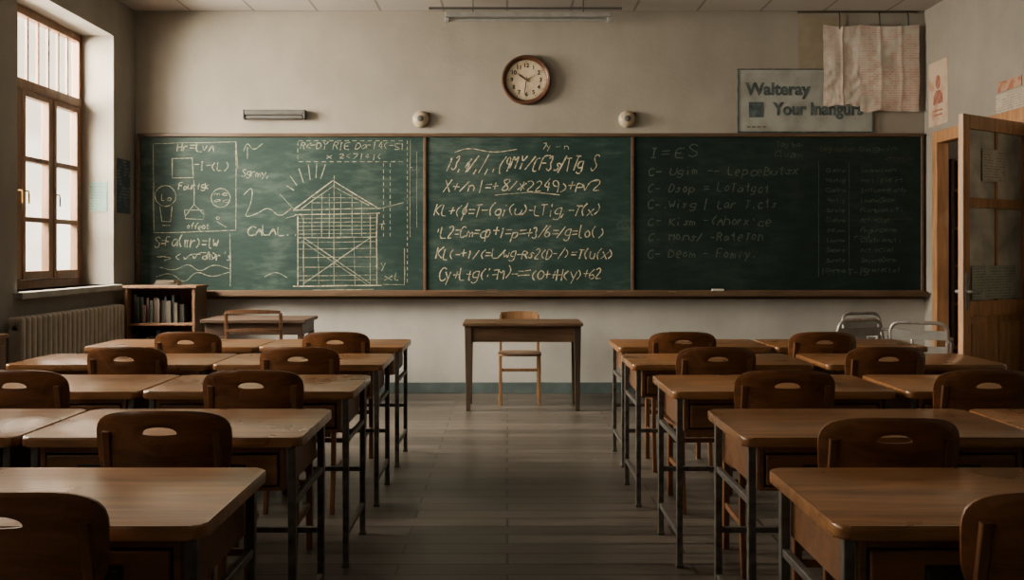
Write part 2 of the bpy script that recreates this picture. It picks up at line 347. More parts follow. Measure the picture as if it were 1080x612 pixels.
def hb(x,y,z):
    bm=bmesh.new(); sweep(bm,[(x,y,z),(x+.03,y,z),(x+.035,y,z-.03),(x+.035,y,z-.1)],.007,8); return bm
def window(n,y0,y1,detail=True):
    xp=XL-.31
    bm=bmesh.new(); w=.06
    abox(bm,xp-.04,xp+.03,y0,y0+w,wz0,wz1,.005); abox(bm,xp-.04,xp+.03,y1-w,y1,wz0,wz1,.005)
    abox(bm,xp-.04,xp+.03,y0+w,y1-w,wz0,wz0+.07,.005); abox(bm,xp-.04,xp+.03,y0+w,y1-w,wz1-.07,wz1,.005)
    zt=2.62
    abox(bm,xp-.045,xp+.05,y0+w,y1-w,zt,zt+.08,.006)
    k=3; W=(y1-y0-2*w)/k
    for i in range(1,k):
        yy=y0+w+W*i; abox(bm,xp-.04,xp+.035,yy-.024,yy+.024,wz0+.07,zt,.004)
    nb=9
    for i in range(1,nb):
        yy=y0+w+(y1-y0-2*w)*i/nb; t=.022
        abox(bm,xp-.010,xp+.012,yy-t/2,yy+t/2,zt+.08,wz1-.07,.003)
    o=struct(meshobj('window_%d'%n,bm,M['winwood']),'tall brown wooden window with barred transom')
    for i in range(k):
        a=y0+w+W*i+.024; b=y0+w+W*(i+1)-.024; z0=wz0+.07; z1=zt
        bm=bmesh.new(); s=.048
        abox(bm,xp-.02,xp+.045,a+.003,a+s,z0+.003,z1-.003,.005); abox(bm,xp-.02,xp+.045,b-s,b-.003,z0+.003,z1-.003,.005)
        abox(bm,xp-.02,xp+.045,a+s,b-s,z0+.003,z0+s+.02,.005); abox(bm,xp-.02,xp+.045,a+s,b-s,z1-s,z1-.003,.005)
        c=meshobj('casement',bm,M['winwood'],o,loc=-Vector(o.location))
        wl=Vector(o.location)+Vector(c.location)
        for zz in (1.60,2.08): box('glazing_bar',(xp-.02,xp+.04,a+s-.004,b-s+.004,zz-.02,zz+.02),M['winwood'],c,.003,loc=-wl)
        g=box('window_pane',(xp+.002,xp+.006,a+s-.005,b-s+.005,z0+s,z1-s+.005),M['glass'],c,0,loc=-wl)
        h=meshobj('handle',hb(xp+.045,(a+.025 if i else b-.025),z0+.7),M['brass'],c,loc=-wl,smooth=True)
    g=box('transom_pane',(xp-.002,xp+.002,y0+w,y1-w,zt+.08,wz1-.07),M['glass'],o,0,loc=-Vector(o.location))
    s=struct(box('trim_%d'%n,(XL-TH+.1,XL+.07,y0-.06,y1+.06,wz0-.05,wz0),M['sill'],bev=.008),'grey painted window sill')
for i,(a,b) in enumerate(wins): window(i+1,a,b)

# ------------------------------------------------------------ blackboard
board=empty('blackboard',(X(559,9),8.98,.92))
tag(board,'wide green three-panel chalkboard covered in chalk writing','blackboard')
B0=Vector(board.location)
zt,zb=Z(145,9),Z(306,9)
panels=[(149.5,447),(450,665),(668,969.5)]
PX=[]
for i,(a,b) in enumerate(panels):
    p=box('board_panel',(X(a,9),X(b,9),8.965,8.995,zb,zt),M['boardshaded' if i==2 else 'board'],board,.002,loc=-B0); PX.append(p)
bm=bmesh.new()
abox(bm,X(146,9),X(972,9),8.945,8.998,zt,zt+.034,.006)
abox(bm,X(146,9),X(972,9),8.945,8.998,zb-.02,zb,.004)
for a,b in ((146,149.5),(447,450),(665,668),(969.5,972)): abox(bm,X(a,9),X(b,9),8.95,8.998,zb,zt,.004)
meshobj('board_frame',bm,M['trim'],board,loc=-B0)
bm=bmesh.new()
abox(bm,X(146,9),X(972.5,9),8.87,8.998,zb-.045,zb-.022,.005); abox(bm,X(146,9),X(972.5,9),8.86,8.872,zb-.055,zb-.01,.004)
abox(bm,X(146,9),X(972.5,9),8.96,8.998,zb-.085,zb-.045,.004)
meshobj('chalk_ledge',bm,M['trim'],board,loc=-B0)
LEDGE=zb-.022

G={'A':"02 28 42|15 35",'B':"02 08 27 36 25 05|25 44 43 22 02",'C':"47 28 06 04 12 32 43",'D':"02 08 28 46 44 22 02",'E':"48 08 02 42|05 35",'F':"48 08 02|05 35",'G':"47 28 06 04 22 43 45 25",'H':"02 08|42 48|05 45",'I':"22 28|18 38|12 32",'J':"38 33 12 03",'K':"02 08|48 05 42",'L':"08 02 42",'M':"02 08 25 48 42",'N':"02 08 42 48",'O':"28 06 04 22 44 46 28",'P':"02 08 37 46 35 05",'Q':"28 06 04 22 44 46 28|24 42",'R':"02 08 37 46 35 05|25 42",'S':"47 28 07 25 44 32 12 03",'T':"08 48|28 22",'U':"08 03 22 43 48",'V':"08 22 48",'W':"08 12 26 32 48",'X':"08 42|02 48",'Y':"08 25 48|25 22",'Z':"08 48 02 42",
'a':"45 26 04 12 33 46 42",'b':"08 02 32 44 35 05",'c':"45 26 04 12 32 43",'d':"48 42 12 04 26 44",'e':"04 44 36 16 04 12 32",'f':"48 27 22|05 35",'g':"46 16 04 13 43|46 41 20 01",'h':"08 02|05 26 44 42",'i':"25 22|27 28",'j':"36 31 10|37 38",'k':"08 02|36 04 32",'l':"18 12 32",'m':"02 06 15 24 22|24 35 44 42",'n':"02 06|05 26 44 42",'o':"26 04 22 44 26",'p':"00 06|05 36 44 22 03",'q':"40 46 16 04 22 43",'r':"02 06|04 26 35",'s':"45 26 15 34 22 03",'t':"28 23 32|06 36",'u':"06 03 22 43 46 42",'v':"06 22 46",'w':"06 12 25 32 46",'x':"06 42|02 46",'y':"06 23|46 10",'z':"06 46 02 42",
'0':"28 06 04 22 44 46 28",'1':"17 28 22",'2':"07 28 46 02 42",'3':"07 28 36 25 43 22 03",'4':"38 04 44|36 32",'5':"48 08 05 34 43 22 02",'6':"38 05 03 22 43 35 04",'7':"08 48 12",'8':"25 07 28 47 25 03 22 43 25",'9':"45 15 07 28 46 42",
'+':"05 45|27 23",'-':"05 45",'=':"04 44|06 46",'/':"02 48",'(':"38 16 14 32",')':"18 36 34 12",'.':"22 23",',':"23 11",'|':"28 21",'*':"07 43|03 47|28 22",'~':"05 12 38 88",'#':"06 46|16 12|36 32","'":"28 26",':':"23 24|26 27",'^':"26 48|26 06",'<':"46 04 42",'>':"06 44 02",'[':"38 08 02 32",'_':"02 42",'@':"26 04 22 44 26|38 10"}
def parse(s): return [[(int(t[0]),int(t[1])-2) for t in p.split()] for p in s.split('|')]
GP={k:parse(v) for k,v in G.items()}
def chaikin(p,n=2):
    for _ in range(n):
        if len(p)<3: return p
        q=[p[0]]
        for a,b in zip(p,p[1:]): q+=[(a[0]*.75+b[0]*.25,a[1]*.75+b[1]*.25),(a[0]*.25+b[0]*.75,a[1]*.25+b[1]*.75)]
        q.append(p[-1]); p=q
    return p
class Ink:
    def __init__(s,y=8.9630): s.bm=bmesh.new(); s.y=y
    def stroke(s,pts,w):
        P=[Vector((X(a,9),Z(b,9))) for a,b in pts]
        w2=w*9/1000/2*.92
        n=len(P); L=[];R=[]
        for i in range(n):
            t=(P[min(i+1,n-1)]-P[max(i-1,0)])
            if t.length<1e-6: t=Vector((1,0))
            t.normalize(); nn=Vector((-t.y,t.x))*w2*random.uniform(.55,1.25)
            L.append(s.bm.verts.new((P[i].x+nn.x,s.y,P[i].y+nn.y))); R.append(s.bm.verts.new((P[i].x-nn.x,s.y,P[i].y-nn.y)))
        for i in range(n-1): s.bm.faces.new((L[i],L[i+1],R[i+1],R[i]))
    def line(s,pts,w=1.0,j=.5):
        out=[]
        for a,b in zip(pts,pts[1:]):
            d=math.hypot(b[0]-a[0],b[1]-a[1]); k=max(1,int(d/12))
            for i in range(k): out.append((a[0]+(b[0]-a[0])*i/k+random.uniform(-j,j)*.6,a[1]+(b[1]-a[1])*i/k+random.uniform(-j,j)*.6))
        out.append(pts[-1]); s.stroke(out,w)
    def curve(s,pts,w=1.0): s.stroke(chaikin(pts,3),w)
    def dash(s,a,b,n,w=.9):
        for i in range(n):
            t0=(i+.1)/n; t1=(i+.65)/n
            s.stroke([(a[0]+(b[0]-a[0])*t,a[1]+(b[1]-a[1])*t) for t in (t0,t1)],w)
    def circle(s,cx,cy,r,w=.9,ry=None):
        ry=ry or r; s.stroke([(cx+r*math.cos(t*math.pi/8)*random.uniform(.95,1.05),cy+ry*math.sin(t*math.pi/8)) for t in range(17)],w)
    def write(s,txt,x0,x1,yb,h,w=1.1,slant=.14,jit=.045,fill=.80):
        n=len(txt); adv=(x1-x0)/n; ph=random.uniform(0,6)
        for i,ch in enumerate(txt):
            if ch==' ' or ch not in GP: continue
            ux=adv*fill/4*random.uniform(.85,1.25); uy=h/6*random.uniform(.85,1.2); oy=random.uniform(-.06,.06)*h+math.sin(i*.5+ph)*.06*h
            ox=x0+adv*i+random.uniform(-.08,.08)*adv; sl=slant+random.uniform(-.1,.14); rt=random.uniform(-.10,.06)
            for pl in GP[ch]:
                q=[(a+random.uniform(-1,1)*jit*4,b+random.uniform(-1,1)*jit*4) for a,b in pl]
                q=chaikin(q,3) if len(q)>2 else q
                s.stroke([(ox+a*ux+b*uy*sl,yb-oy-b*uy+a*ux*rt) for a,b in q],w*random.uniform(.85,1.15))
    def done(s,mat,parent):
        off=Vector(board.location)+Vector(parent.location)
        return meshobj('chalk_writing',s.bm,mat,parent,loc=-off)
# left panel
k=Ink()
k.write("Hr=LVA",188,228,160,7.5,1.1,jit=.02)
k.line([(163,152),(250,150),(250,243),(164,246),(163,152)],.8)
k.line([(183,168),(204,167),(205,188),(183,188),(183,168)],1.1)
k.write("-I-(L)",206,242,180,9,1.1,jit=.02)
k.write("Faurtgk",190,222,200,7,1.0)
k.circle(176,207,11); k.write("lo",170,184,212,7,.9); k.line([(170,218),(172,234),(181,234),(183,218)],.8); k.line([(173,238),(181,238)],.8)
k.circle(234,209,10); k.write("me",227,243,207,4,.7); k.write("ac",227,243,214,4,.7)
k.line([(206,190),(206,216),(197,228)],.8); k.line([(206,216),(216,226)],.8); k.line([(196,222),(216,222),(216,232),(197,231),(196,222)],.8); k.write("offeot",198,222,242,6,.9)
k.write("o",228,234,232,5,.8); k.line([(230,234),(240,240)],.8)
k.write("S=Fa(#r)=lw",164,232,261,11,1.2); k.write("->(~~o)",166,232,274,7,1.0); k.write("Avr's",218,246,275,9,1.1)
k.curve([(170,282),(186,286),(200,277),(212,288),(226,278),(244,284)],.8); k.curve([(166,292),(182,287),(196,300),(208,285),(224,293),(243,287)],.8); k.line([(244,246),(244,302)],.9)
k.line([(160,300),(200,301)],.7)
k.write("Sgrmy,",256,286,187,8,1.0); k.curve([(258,206),(268,196),(266,216),(258,230),(272,226),(284,218),(296,230),(308,220)],1.0)
k.curve([(258,160),(262,150),(268,160),(278,152)],.8); k.line([(262,156),(262,168)],.7)
k.write("CALAL..",262,316,249,9,1.2,jit=.02); k.line([(250,150),(252,178)],.6); k.curve([(280,292),(292,286),(304,293)],.8); k.line([(303,230),(318,226),(322,236)],.8)
k.dash((315,149),(428,149),14); k.dash((315,171),(428,171),14); k.dash((315,149),(315,171),3)
k.write("R<-DY RIE Da-14(-51",317,428,158,7,1.0); k.write("x 2(7|4|(",345,405,168,5,.8)
k.dash((405,172),(405,252),12); k.dash((412,172),(412,252),12); k.dash((430,148),(430,300),24)
for (a,b) in [((307,186),(314,196)),((316,178),(321,193)),((326,174),(328,190)),((335,172),(334,188)),((344,174),(339,189)),((303,196),(311,201))]: k.line([a,b],1.1,.2)
k.line([(311,221),(352,191),(398,219)],1.3); k.line([(318,221),(352,197),(390,217)],1.0); k.line([(310,222),(402,220)],1.2); k.line([(312,227),(401,225)],1.0)
k.line([(353,186),(353,301)],.8); k.line([(315,228),(315,301)],1.3); k.line([(398,226),(398,300)],1.3); k.line([(321,228),(321,301)],.9); k.line([(391,227),(391,300)],.9)
for y in (231,235,239,243,247,251,256,263,272,282,291,296): k.line([(315,y),(398,y-1)],.6 if y!=251 else 1.2)
k.line([(321,251),(391,299)],1.1); k.line([(391,251),(321,299)],1.1); k.line([(319,254),(389,301)],.6)
for x in (330,340,348,360,372,382): k.line([(x,213 if x in(330,382) else 205),(x,250)],.7)
for y in (209,214): k.line([(330,y),(380,y)],.6)
k.line([(310,302),(403,301)],1.4); k.line([(330,306),(395,305)],.9); k.line([(336,251),(337,300)],.6); k.line([(374,251),(375,300)],.6)
k.line([(296,205),(311,221)],.8); k.line([(402,220),(426,214)],.7); k.write("T",399,407,243,6,.8); k.write("ly",396,408,283,7,.8)
k.line([(405,300),(427,300),(427,262)],.8); k.line([(433,148),(433,250)],.6); k.line([(440,160),(440,240)],.5)
k.write("xl",406,424,296,7,.8); k.write("-...",432,444,180,5,.6)
k.done(M['chalk2'],PX[0])
k=Ink(8.9615)
k.line([(311,221),(352,191),(398,219)],1.0); k.line([(315,228),(315,301)],.8); k.line([(398,226),(398,300)],.8); k.line([(310,302),(403,301)],1.0); k.line([(312,227),(401,225)],.8)
k.done(M['chalk'],PX[0])
# middle panel
k=Ink()
k.write("13.4",468,494,182,15,1.2,.4); k.write("/,/,.(9",492,536,182,17,1.3,.35); k.write("MY/[F3s",538,590,180,15,1.4,.28); k.write("/TTg S",588,628,181,15,1.4,.28)
k.curve([(480,161),(495,156),(520,162),(545,158)],.8); k.write("7y - n",572,600,158,6,.7)
k.write("X+/n|=+8/*2249)+P~2",467,632,202,11,1.2,.26)
k.write("KL+(@=T-(qi(u)-LTig,-T(x)",458,632,228,12,1.2,.26)
k.write("'L2=Cm=cp+1=p=+3/6=/g=lo()",457,636,251,11.5,1.2,.22)
k.write("KL(-+1/(=L/wg-Rs2(D-/)=T(u(x)",460,646,273,10,1.15,.24)
k.write("Cy+Ltg(:=M)-==(0++H<y)+62",463,634,295,12,1.2,.22)
k.line([(522,206),(560,203),(590,206)],.8)
k.done(M['chalk'],PX[1])
k=Ink(); k.write("(o",648,662,242,9,.9); k.done(M['chalk3'],PX[1])
# right panel
k=Ink()
k.write("I=ES",683,738,167,11,1.5,.05,.03,.62)
rows=["C- Ugim -- LepceButsx","C- Dsop = LoTatgct","C-.Wisg | Lar T.cts","C- Kism -(Ahorx'ce","C. Mons/ -RateTon","C- Deom - Fomiy."]
for i,r in enumerate(rows):
    yb=[185,203,220,238,254,272][i]; k.write(r,683,683+len(r)*(7.2 if i else 7.6),yb,8.5,1.25,.16,.035,.68)
k.write("Tag bau",818,846,155,5,.7); k.write("Cluzen",816,846,166,6,.8,)
k.line([(862,170),(862,292)],.8); k.line([(894,172),(894,290)],.6)
wd=["lmonw","Actis","Surmte","Fhgun","Donma","Vestig","Sacwre","Intumn","Clatra","Ronbe"]
for i in range(11):
    k.write(random.choice(wd),870,890,182+i*10.5,4,.7); k.write(random.choice(wd)+random.choice(wd)[:4],906,906+random.randint(28,50),182+i*10.5,4.5,.7)
k.write("Dagwin",905,945,160,5,.7); k.write("rnd",900,915,252,5,.7); k.write("1.1.-T-15",864,915,290,6,.8)
k.done(M['chalk3'],PX[2])
k=Ink(); k.write("Deg Beton",864,900,160,5,.6); k.write("atmla",932,962,170,5,.6); k.line([(906,232),(960,231)],.6)
k.done(M['chalkr'],PX[2])

def ledge_item(name,px,w,h,d,mat,label,cat,mat2=None):
    e=empty(name,(X(px,8.92),8.92,LEDGE)); tag(e,label,cat)
    box('felt_pad' if mat2 else 'body',(-w/2,w/2,-d/2,d/2,0,h*.5 if mat2 else h),mat2 or mat,e,.003)
    if mat2: box('grip',(-w/2+.005,w/2-.005,-d/2+.005,d/2-.005,h*.5,h),mat,e,.004)
    return e
ledge_item('chalk_eraser',757,.12,.035,.05,M['white'],'pale chalk eraser on the board ledge','eraser',M['darkgrey'])
ledge_item('chalk_eraser',519,.09,.03,.045,M['dark'],'dark wooden chalk eraser on the board ledge','eraser',M['darkgrey'])
bm=bmesh.new(); sweep(bm,[(X(500,8.95),8.938,LEDGE+.008),(X(556,8.95),8.938,LEDGE+.008)],.007,8)
st=meshobj('pointer_stick',bm,M['black']); tag(st,'thin dark pointer stick lying on the board ledge','pointer')
for px,l in ((705,.07),(640,.06)):
    bm=bmesh.new(); sweep(bm,[(X(px,8.9),8.9,LEDGE+.006),(X(px,8.9)+l,8.905,LEDGE+.006)],.006,8)
    c=meshobj('chalk_stick',bm,M['white'],smooth=True); tag(c,'short stick of white chalk on the board ledge','chalk','chalk sticks on the ledge')

# ------------------------------------------------------------ clock
clk=empty('wall_clock',(X(555,9),9.0,Z(85,9))); tag(clk,'round wooden wall clock with cream dial and black numerals','clock')
R=.235
bm=bmesh.new(); lathe_y(bm,[(0,-.002),(R*.96,-.002),(R,-.015),(R,-.045),(R*.95,-.062),(R*.88,-.06),(R*.82,-.045),(R*.80,-.03)],64)
meshobj('clock_case',bm,M['clockwood'],clk,smooth=True)
bm=bmesh.new(); lathe_y(bm,[(0,-.03),(R*.815,-.03),(R*.815,-.02),(0,-.02)],64); meshobj('dial',bm,M['dial'],clk)
bm=bmesh.new()
for i in range(60):
    a=i*math.pi/30; r0=R*(.74 if i%5 else .71); w=.0012 if i%5 else .003
    c,s=math.sin(a),math.cos(a)
    vs=[bm.verts.new((c*r+s*o,-.0315,s*r-c*o)) for r,o in ((r0,-w),(R*.775,-w),(R*.775,w),(r0,w))]; bm.faces.new(vs)
meshobj('minute_marks',bm,M['black'],clk)
for i in range(1,13):
    a=i*math.pi/6; t=text('numeral',str(i),.055,M['black'],clk,(math.sin(a)*R*.58,-.0318,math.cos(a)*R*.58),off=.0016,align='CENTER')
def hand(name,ang,l,w,y,mat):
    bm=bmesh.new(); c,s=math.sin(ang),math.cos(ang); pr=[(-.03,w*.6),(l*.6,w),(l,w*.15)]
    f=[]
    for yy in (y,y-.002):
        f.append([bm.verts.new((c*r+s*o,yy,s*r-c*o)) for r,o in [(a,-b) for a,b in pr]+[(a,b) for a,b in pr[::-1]]])
    bm.faces.new(f[0]); bm.faces.new(f[1][::-1])
    for i in range(6): bm.faces.new((f[0][i],f[0][(i+1)%6],f[1][(i+1)%6],f[1][i]))
    meshobj(name,bm,mat,clk)
hand('hour_hand',math.radians(-55),.105,.007,-.034,M['black']); hand('minute_hand',math.radians(187),.15,.0045,-.037,M['black']); hand('second_hand',math.radians(62),.12,.002,-.040,M['black'])
bm=bmesh.new(); lathe_y(bm,[(0,-.046),(.009,-.046),(.009,-.03),(0,-.03)],16); meshobj('hub',bm,M['brass'],clk,smooth=True)

def bell(px):
    e=empty('wall_bell',(X(px,9),9.0,Z(126,9))); tag(e,'small round cream wall bell with a dark centre','bell','pair of wall bells above the board')
    bm=bmesh.new(); lathe_y(bm,[(0,-.001),(.078,-.001),(.08,-.01),(.076,-.04),(.055,-.06),(.03,-.067),(0,-.068)],32); meshobj('bell_dome',bm,M['knob'],e,smooth=True)
    bm=bmesh.new(); lathe_y(bm,[(0,-.066),(.03,-.066),(.03,-.074),(.012,-.082),(0,-.083)],20); meshobj('bell_cap',bm,M['darkgrey'],e,smooth=True)
    box('bell_bracket',(.045,.085,-.03,-.001,.02,.06),M['clockwood'],e,.004)
bell(444); bell(661)
e=empty('wall_lamp',(X(291,9),9.0,Z(122,9))); tag(e,'slim dark grey horizontal wall lamp, switched off','lamp')
box('lamp_housing',(-.28,.28,-.08,-.001,-.005,.045),M['darkgrey'],e,.012); box('diffuser',(-.27,.27,-.07,-.01,-.04,-.005),M['darkgrey'],e,.01)
for s in(-1,1): box('end_cap',(s*.285-.008,s*.285+.008,-.082,-.001,-.042,.047),M['black'],e,.004)

fy=8.6
e=empty('fluorescent_light',(X(557,fy),fy,H)); tag(e,'unlit fluorescent batten hanging below the ceiling','ceiling light')
zl=Z(21,fy)-H
bm=bmesh.new(); abox(bm,-.75,.75,-.05,.05,zl+.02,zl+.06,.008); meshobj('lamp_housing',bm,M['greyplastic'],e)
tube('lamp_tube',[(-.72,0,zl),(.72,0,zl)],.014,M['greyplastic'],e)
for s in(-1,1):
    box('lamp_socket',(s*.735-.02,s*.735+.02,-.025,.025,zl-.022,zl+.02),M['greyplastic'],e,.004)
    tube('hanging_rod',[(s*.5,0,zl+.06),(s*.5,0,0)],.006,M['darkgrey'],e)
tube('cable_rail',[(-.9,0,zl+.105),(.85,0,zl+.105)],.012,M['darkgrey'],e)

# ------------------------------------------------------------ posters & sign
sg=empty('wall_sign',(X(777,9),9.0,Z(140,9))); tag(sg,'pale lettered classroom sign with a dark blue square','sign')
sw=X(920,9)-X(777,9); sh=Z(73,9)-Z(140,9)
box('sign_panel',(.01,sw-.01,-.018,-.001,.01,sh-.01),M['signboard'],sg,.002)
bm=bmesh.new(); abox(bm,0,sw,-.024,-.001,0,.010,.002); abox(bm,0,sw,-.024,-.001,sh-.010,sh,.002); abox(bm,0,.010,-.024,-.001,.010,sh-.010,.002); abox(bm,sw-.010,sw,-.024,-.001,.010,sh-.010,.002)
meshobj('sign_frame',bm,M['ink'],sg)
text('lettering','Walteray',.160,M['ink'],sg,(.085,-.0195,sh-.245),off=.006,sx=1.0)
text('lettering','Your Inangurs',.165,M['ink'],sg,(.345,-.0195,sh-.435),off=.006,sx=.90)
bm=bmesh.new(); abox(bm,.11,.245,-.021,-.0185,sh-.46,sh-.315,.001); meshobj('square_mark',bm,M['ink'],sg)
for i in range(4): box('caption_mark',(.09+i*.05,.125+i*.05,-.0205,-.0185,.045,.06),M['inkbrown'],sg,0)

def sheet(name,px0,px1,py0,py1,y,mat,label,cat,amp=.012,seed=0,depth=9.0,folds=()):
    x0,x1,z1,z0=X(px0,depth),X(px1,depth),Z(py0,depth),Z(py1,depth); w,h=x1-x0,z1-z0
    nx,nz=44,60; bm=bmesh.new(); g=[]
    for j in range(nz+1):
        row=[]
        for i in range(nx+1):
            u=i/nx; v=j/nz
            dy=-amp*(.9+mnoise.noise(Vector((u*2.2+seed,v*2.6,seed)))*1.3+mnoise.noise(Vector((u*5+v*4,v*8+seed,3)))*.55+mnoise.noise(Vector((u*11,v*15+seed,7)))*.18)*(.35+.65*v)
            for fu in folds: dy-=.005*math.exp(-((u-fu)/.025)**2)
            dz=-.03*(mnoise.noise(Vector((u*4+seed,9,0)))) if v>.9 else 0
            dz2=-.02*math.sin(u*math.pi)*(1-v)
            row.append(bm.verts.new((-w/2+w*u+.012*mnoise.noise(Vector((v*4,u,seed+5))),min(dy,-.002),-h*v+dz*(v-.9)*10+dz2)))
        g.append(row)
    for j in range(nz):
        for i in range(nx): bm.faces.new((g[j][i],g[j][i+1],g[j+1][i+1],g[j+1][i]))
    bmesh.ops.recalc_face_normals(bm,faces=bm.faces)
    bmesh.ops.solidify(bm,geom=list(bm.faces),thickness=.0012)
    o=meshobj(name,bm,mat,loc=((x0+x1)/2,y,z1),smooth=True,center=False)
    tag(o,label,cat); return o
sheet('paper_poster',842,892,15,93,8.994,M['paper'],'yellowed blank paper sheet hanging from a wall rail','poster',.003,1)
sheet('printed_sheet',867,907,27,112,8.966,M['cloth'],'crumpled off-white printed sheet hung from a hook','hanging sheet',.016,2,folds=(.5,))
sheet('printed_sheet',905,967,27,118,8.960,M['cloth2'],'creased off-white printed sheet with faded red print','hanging sheet',.018,5,folds=(.35,.7))
rail=empty('poster_rail',(X(903,9),9.0,Z(13,9))); tag(rail,'thin dark wall rail with hooks holding hanging sheets','rail')
tube('rail_bar',[(-.56,-.012,0),(.58,-.012,0)],.008,M['dark'],rail)
for px in (884,926,956):
    x=X(px,9)-X(903,9); tube('hook',[(x,-.016,0),(x,-.04,-.04),(x,-.045,-.14),(x,-.025,-.19)],.006,M['black'],rail,rad=.02)
def flat(name,P0,P1,mat,label,cat):
    bm=bmesh.new(); abox(bm,P0[0],P1[0],P0[1],P1[1],P0[2],P1[2],0); o=meshobj(name,bm,mat); tag(o,label,cat); return o
def rw(px): return XR*F/(px-VX)
def lw(px): return XL*F/(px-VX)
po=flat('wall_poster',(XR-.004,rw(1000),Z(132,rw(990))),(XR-.0005,rw(980),Z(64,rw(990))),M['orangeposter'],'faded red printed poster with a simple drawn figure','poster')
bm=bmesh.new()
vs=[bm.verts.new((-.0025,.050*math.cos(a*math.pi/8),.10+.065*math.sin(a*math.pi/8))) for a in range(16)]; bm.faces.new(vs)
meshobj('printed_figure_head',bm,M['inkred'],po)
bm=bmesh.new(); vs=[bm.verts.new((-.0025,y_,z_)) for y_,z_ in ((-.10,-.10),(-.09,-.02),(-.035,.025),(.035,.025),(.09,-.02),(.10,-.10))]; bm.faces.new(vs)
meshobj('printed_figure_shoulders',bm,M['inkred'],po)
for zz in (-.16,-.20): box('caption_mark',(-.0035,-.0020,-.09,.09,zz-.008,zz+.008),M['inkred'],po,0)
flat('wall_poster',(XR-.004,rw(1090),Z(150,rw(1066))),(XR-.0005,rw(1051),Z(96,rw(1066))),M['beigenotice'],'aged beige paper notice pinned beside the door','poster')
flat('wall_poster',(XR-.006,rw(1078),Z(94,rw(1066))),(XR-.0005,rw(1053),Z(83,rw(1066))),M['orangestrip'],'narrow faded orange paper strip on plaster wall','poster')
flat('wall_poster',(XL+.0005,lw(123),Z(225,8.7)),(XL+.004,lw(137),Z(168,8.7)),M['blueposter'],'dark blue poster beside the window recess','poster')
flat('wall_note',(X(95,8.5),8.495,Z(223,8.5)),(X(113,8.5),8.4995,Z(192,8.5)),M['tealpaper'],'pale teal note taped inside window recess','note')

# ------------------------------------------------------------ door
bm=bmesh.new()
abox(bm,XR-.025,XR+RT+.01,DY1-.03,DY1+.07,0,DZ+.09,.006); abox(bm,XR-.025,XR+RT+.01,DY0-.07,DY0+.03,0,DZ+.09,.006); abox(bm,XR-.025,XR+RT+.01,DY0+.03,DY1-.03,DZ-.02,DZ+.09,.006)
struct(meshobj('trim_9',bm,M['doorwood']),'orange-brown wooden door casing')
th=math.radians(35); hx,hy=XR-.03,7.17
ang=math.atan2(-math.sin(th),-math.cos(th))
dw,dh=.92,2.30
d=empty('door_1',(hx,hy,.01),ang); struct(d,'open wooden door leaf with glazed upper panels')
bm=bmesh.new(); s=.085; z1,z2=.93,1.68
abox(bm,0,s,-.02,.02,0,dh,.004); abox(bm,dw-s,dw,-.02,.02,0,dh,.004)
for a,b in ((0,.18),(z1-.06,z1+.05),(z2-.035,z2+.035),(dh-.1,dh)): abox(bm,s,dw-s,-.02,.02,a,b,.004)
meshobj('door_frame',bm,M['doorwood'],d)
bm=bmesh.new(); abox(bm,s,dw-s,-.006,.006,.18,z1-.06,0)
abox(bm,s+.04,dw/2-.03,-.016,.016,.23,z1-.11,.008); abox(bm,dw/2+.03,dw-s-.04,-.016,.016,.23,z1-.11,.008); meshobj('door_panel',bm,M['doorwood'],d)
box('glass_panel',(s,dw-s,-.004,.004,z1+.05,z2-.035),M['doorglass'],d,0); box('glass_panel',(s,dw-s,-.004,.004,z2+.035,dh-.1),M['doorglass'],d,0)
box('glazing_bar',(dw/2-.016,dw/2+.016,-.014,.014,z2+.035,dh-.1),M['doorwood'],d,.003)
box('glazing_bar',(dw/2-.016,dw/2+.016,-.014,.014,z1+.05,z2-.035),M['doorwood'],d,.003)
for sy in(-1,1):
    bm=bmesh.new(); sweep(bm,rounded([(dw-.04,sy*.02,1.05),(dw-.04,sy*.06,1.05),(dw-.16,sy*.06,1.05)],.02),.012,8); abox(bm,dw-.06,dw-.02,sy*.02-.004,sy*.02+.004,.92,1.18,.002); meshobj('door_handle',bm,M['steel'],d,smooth=True)
def onglass(u0,u1,z0,z1,mat,label,y=.0045):
    bm=bmesh.new(); abox(bm,u0,u1,y,y+.0015,z0,z1,0)
    o=meshobj('paper_notice',bm,mat,center=False); o.location=(hx,hy,.01); o.rotation_euler=(0,0,ang); tag(o,label,'notice')
onglass(.20,.80,z1+.06,z1+.30,M['greenpaper'],'greenish paper notice taped to the door glass',.0145)
onglass(.34,.66,1.84,2.07,M['doornotice'],'aged beige paper taped to the door glass',.0145)
e=empty('corridor_shelf',(XR+.58,8.83,0)); tag(e,'tall dark wooden shelf standing beyond the doorway','shelf')
for a,b in ((-.46,-.43),(.43,.46)): box('side_panel',(a,b,-.12,.14,0,2.2),M['dark'],e,.003)
box('back_panel',(-.43,.43,.12,.14,0,2.2),M['dark'],e,0)
for z in (.05,.45,.85,1.2,1.55,1.9,2.18): box('shelf_board',(-.43,.43,-.12,.12,z,z+.02),M['shelf'],e,.002)

# ------------------------------------------------------------ radiator
e=empty('radiator',(XL+.09,7.5,0)); tag(e,'old ribbed beige radiator under the window','radiator')
bm=bmesh.new(); y=-.88
while y<.84:
    abox(bm,-.06,.06,y,y+.052,.14,.88,.022,seg=3); y+=.078
abox(bm,-.025,.025,-.88,.86,.2,.25,.01); abox(bm,-.025,.025,-.88,.86,.78,.83,.01)
meshobj('radiator_body',bm,M['rad'],e)
for yy in(-.855,.78): box('foot',(-.05,.05,yy-.02,yy+.02,0,.16),M['rad'],e,.006)
tube('valve_pipe',[(0,.84,.22),(0,.91,.22),(0,.91,0)],.012,M['rad'],e,rad=.03)

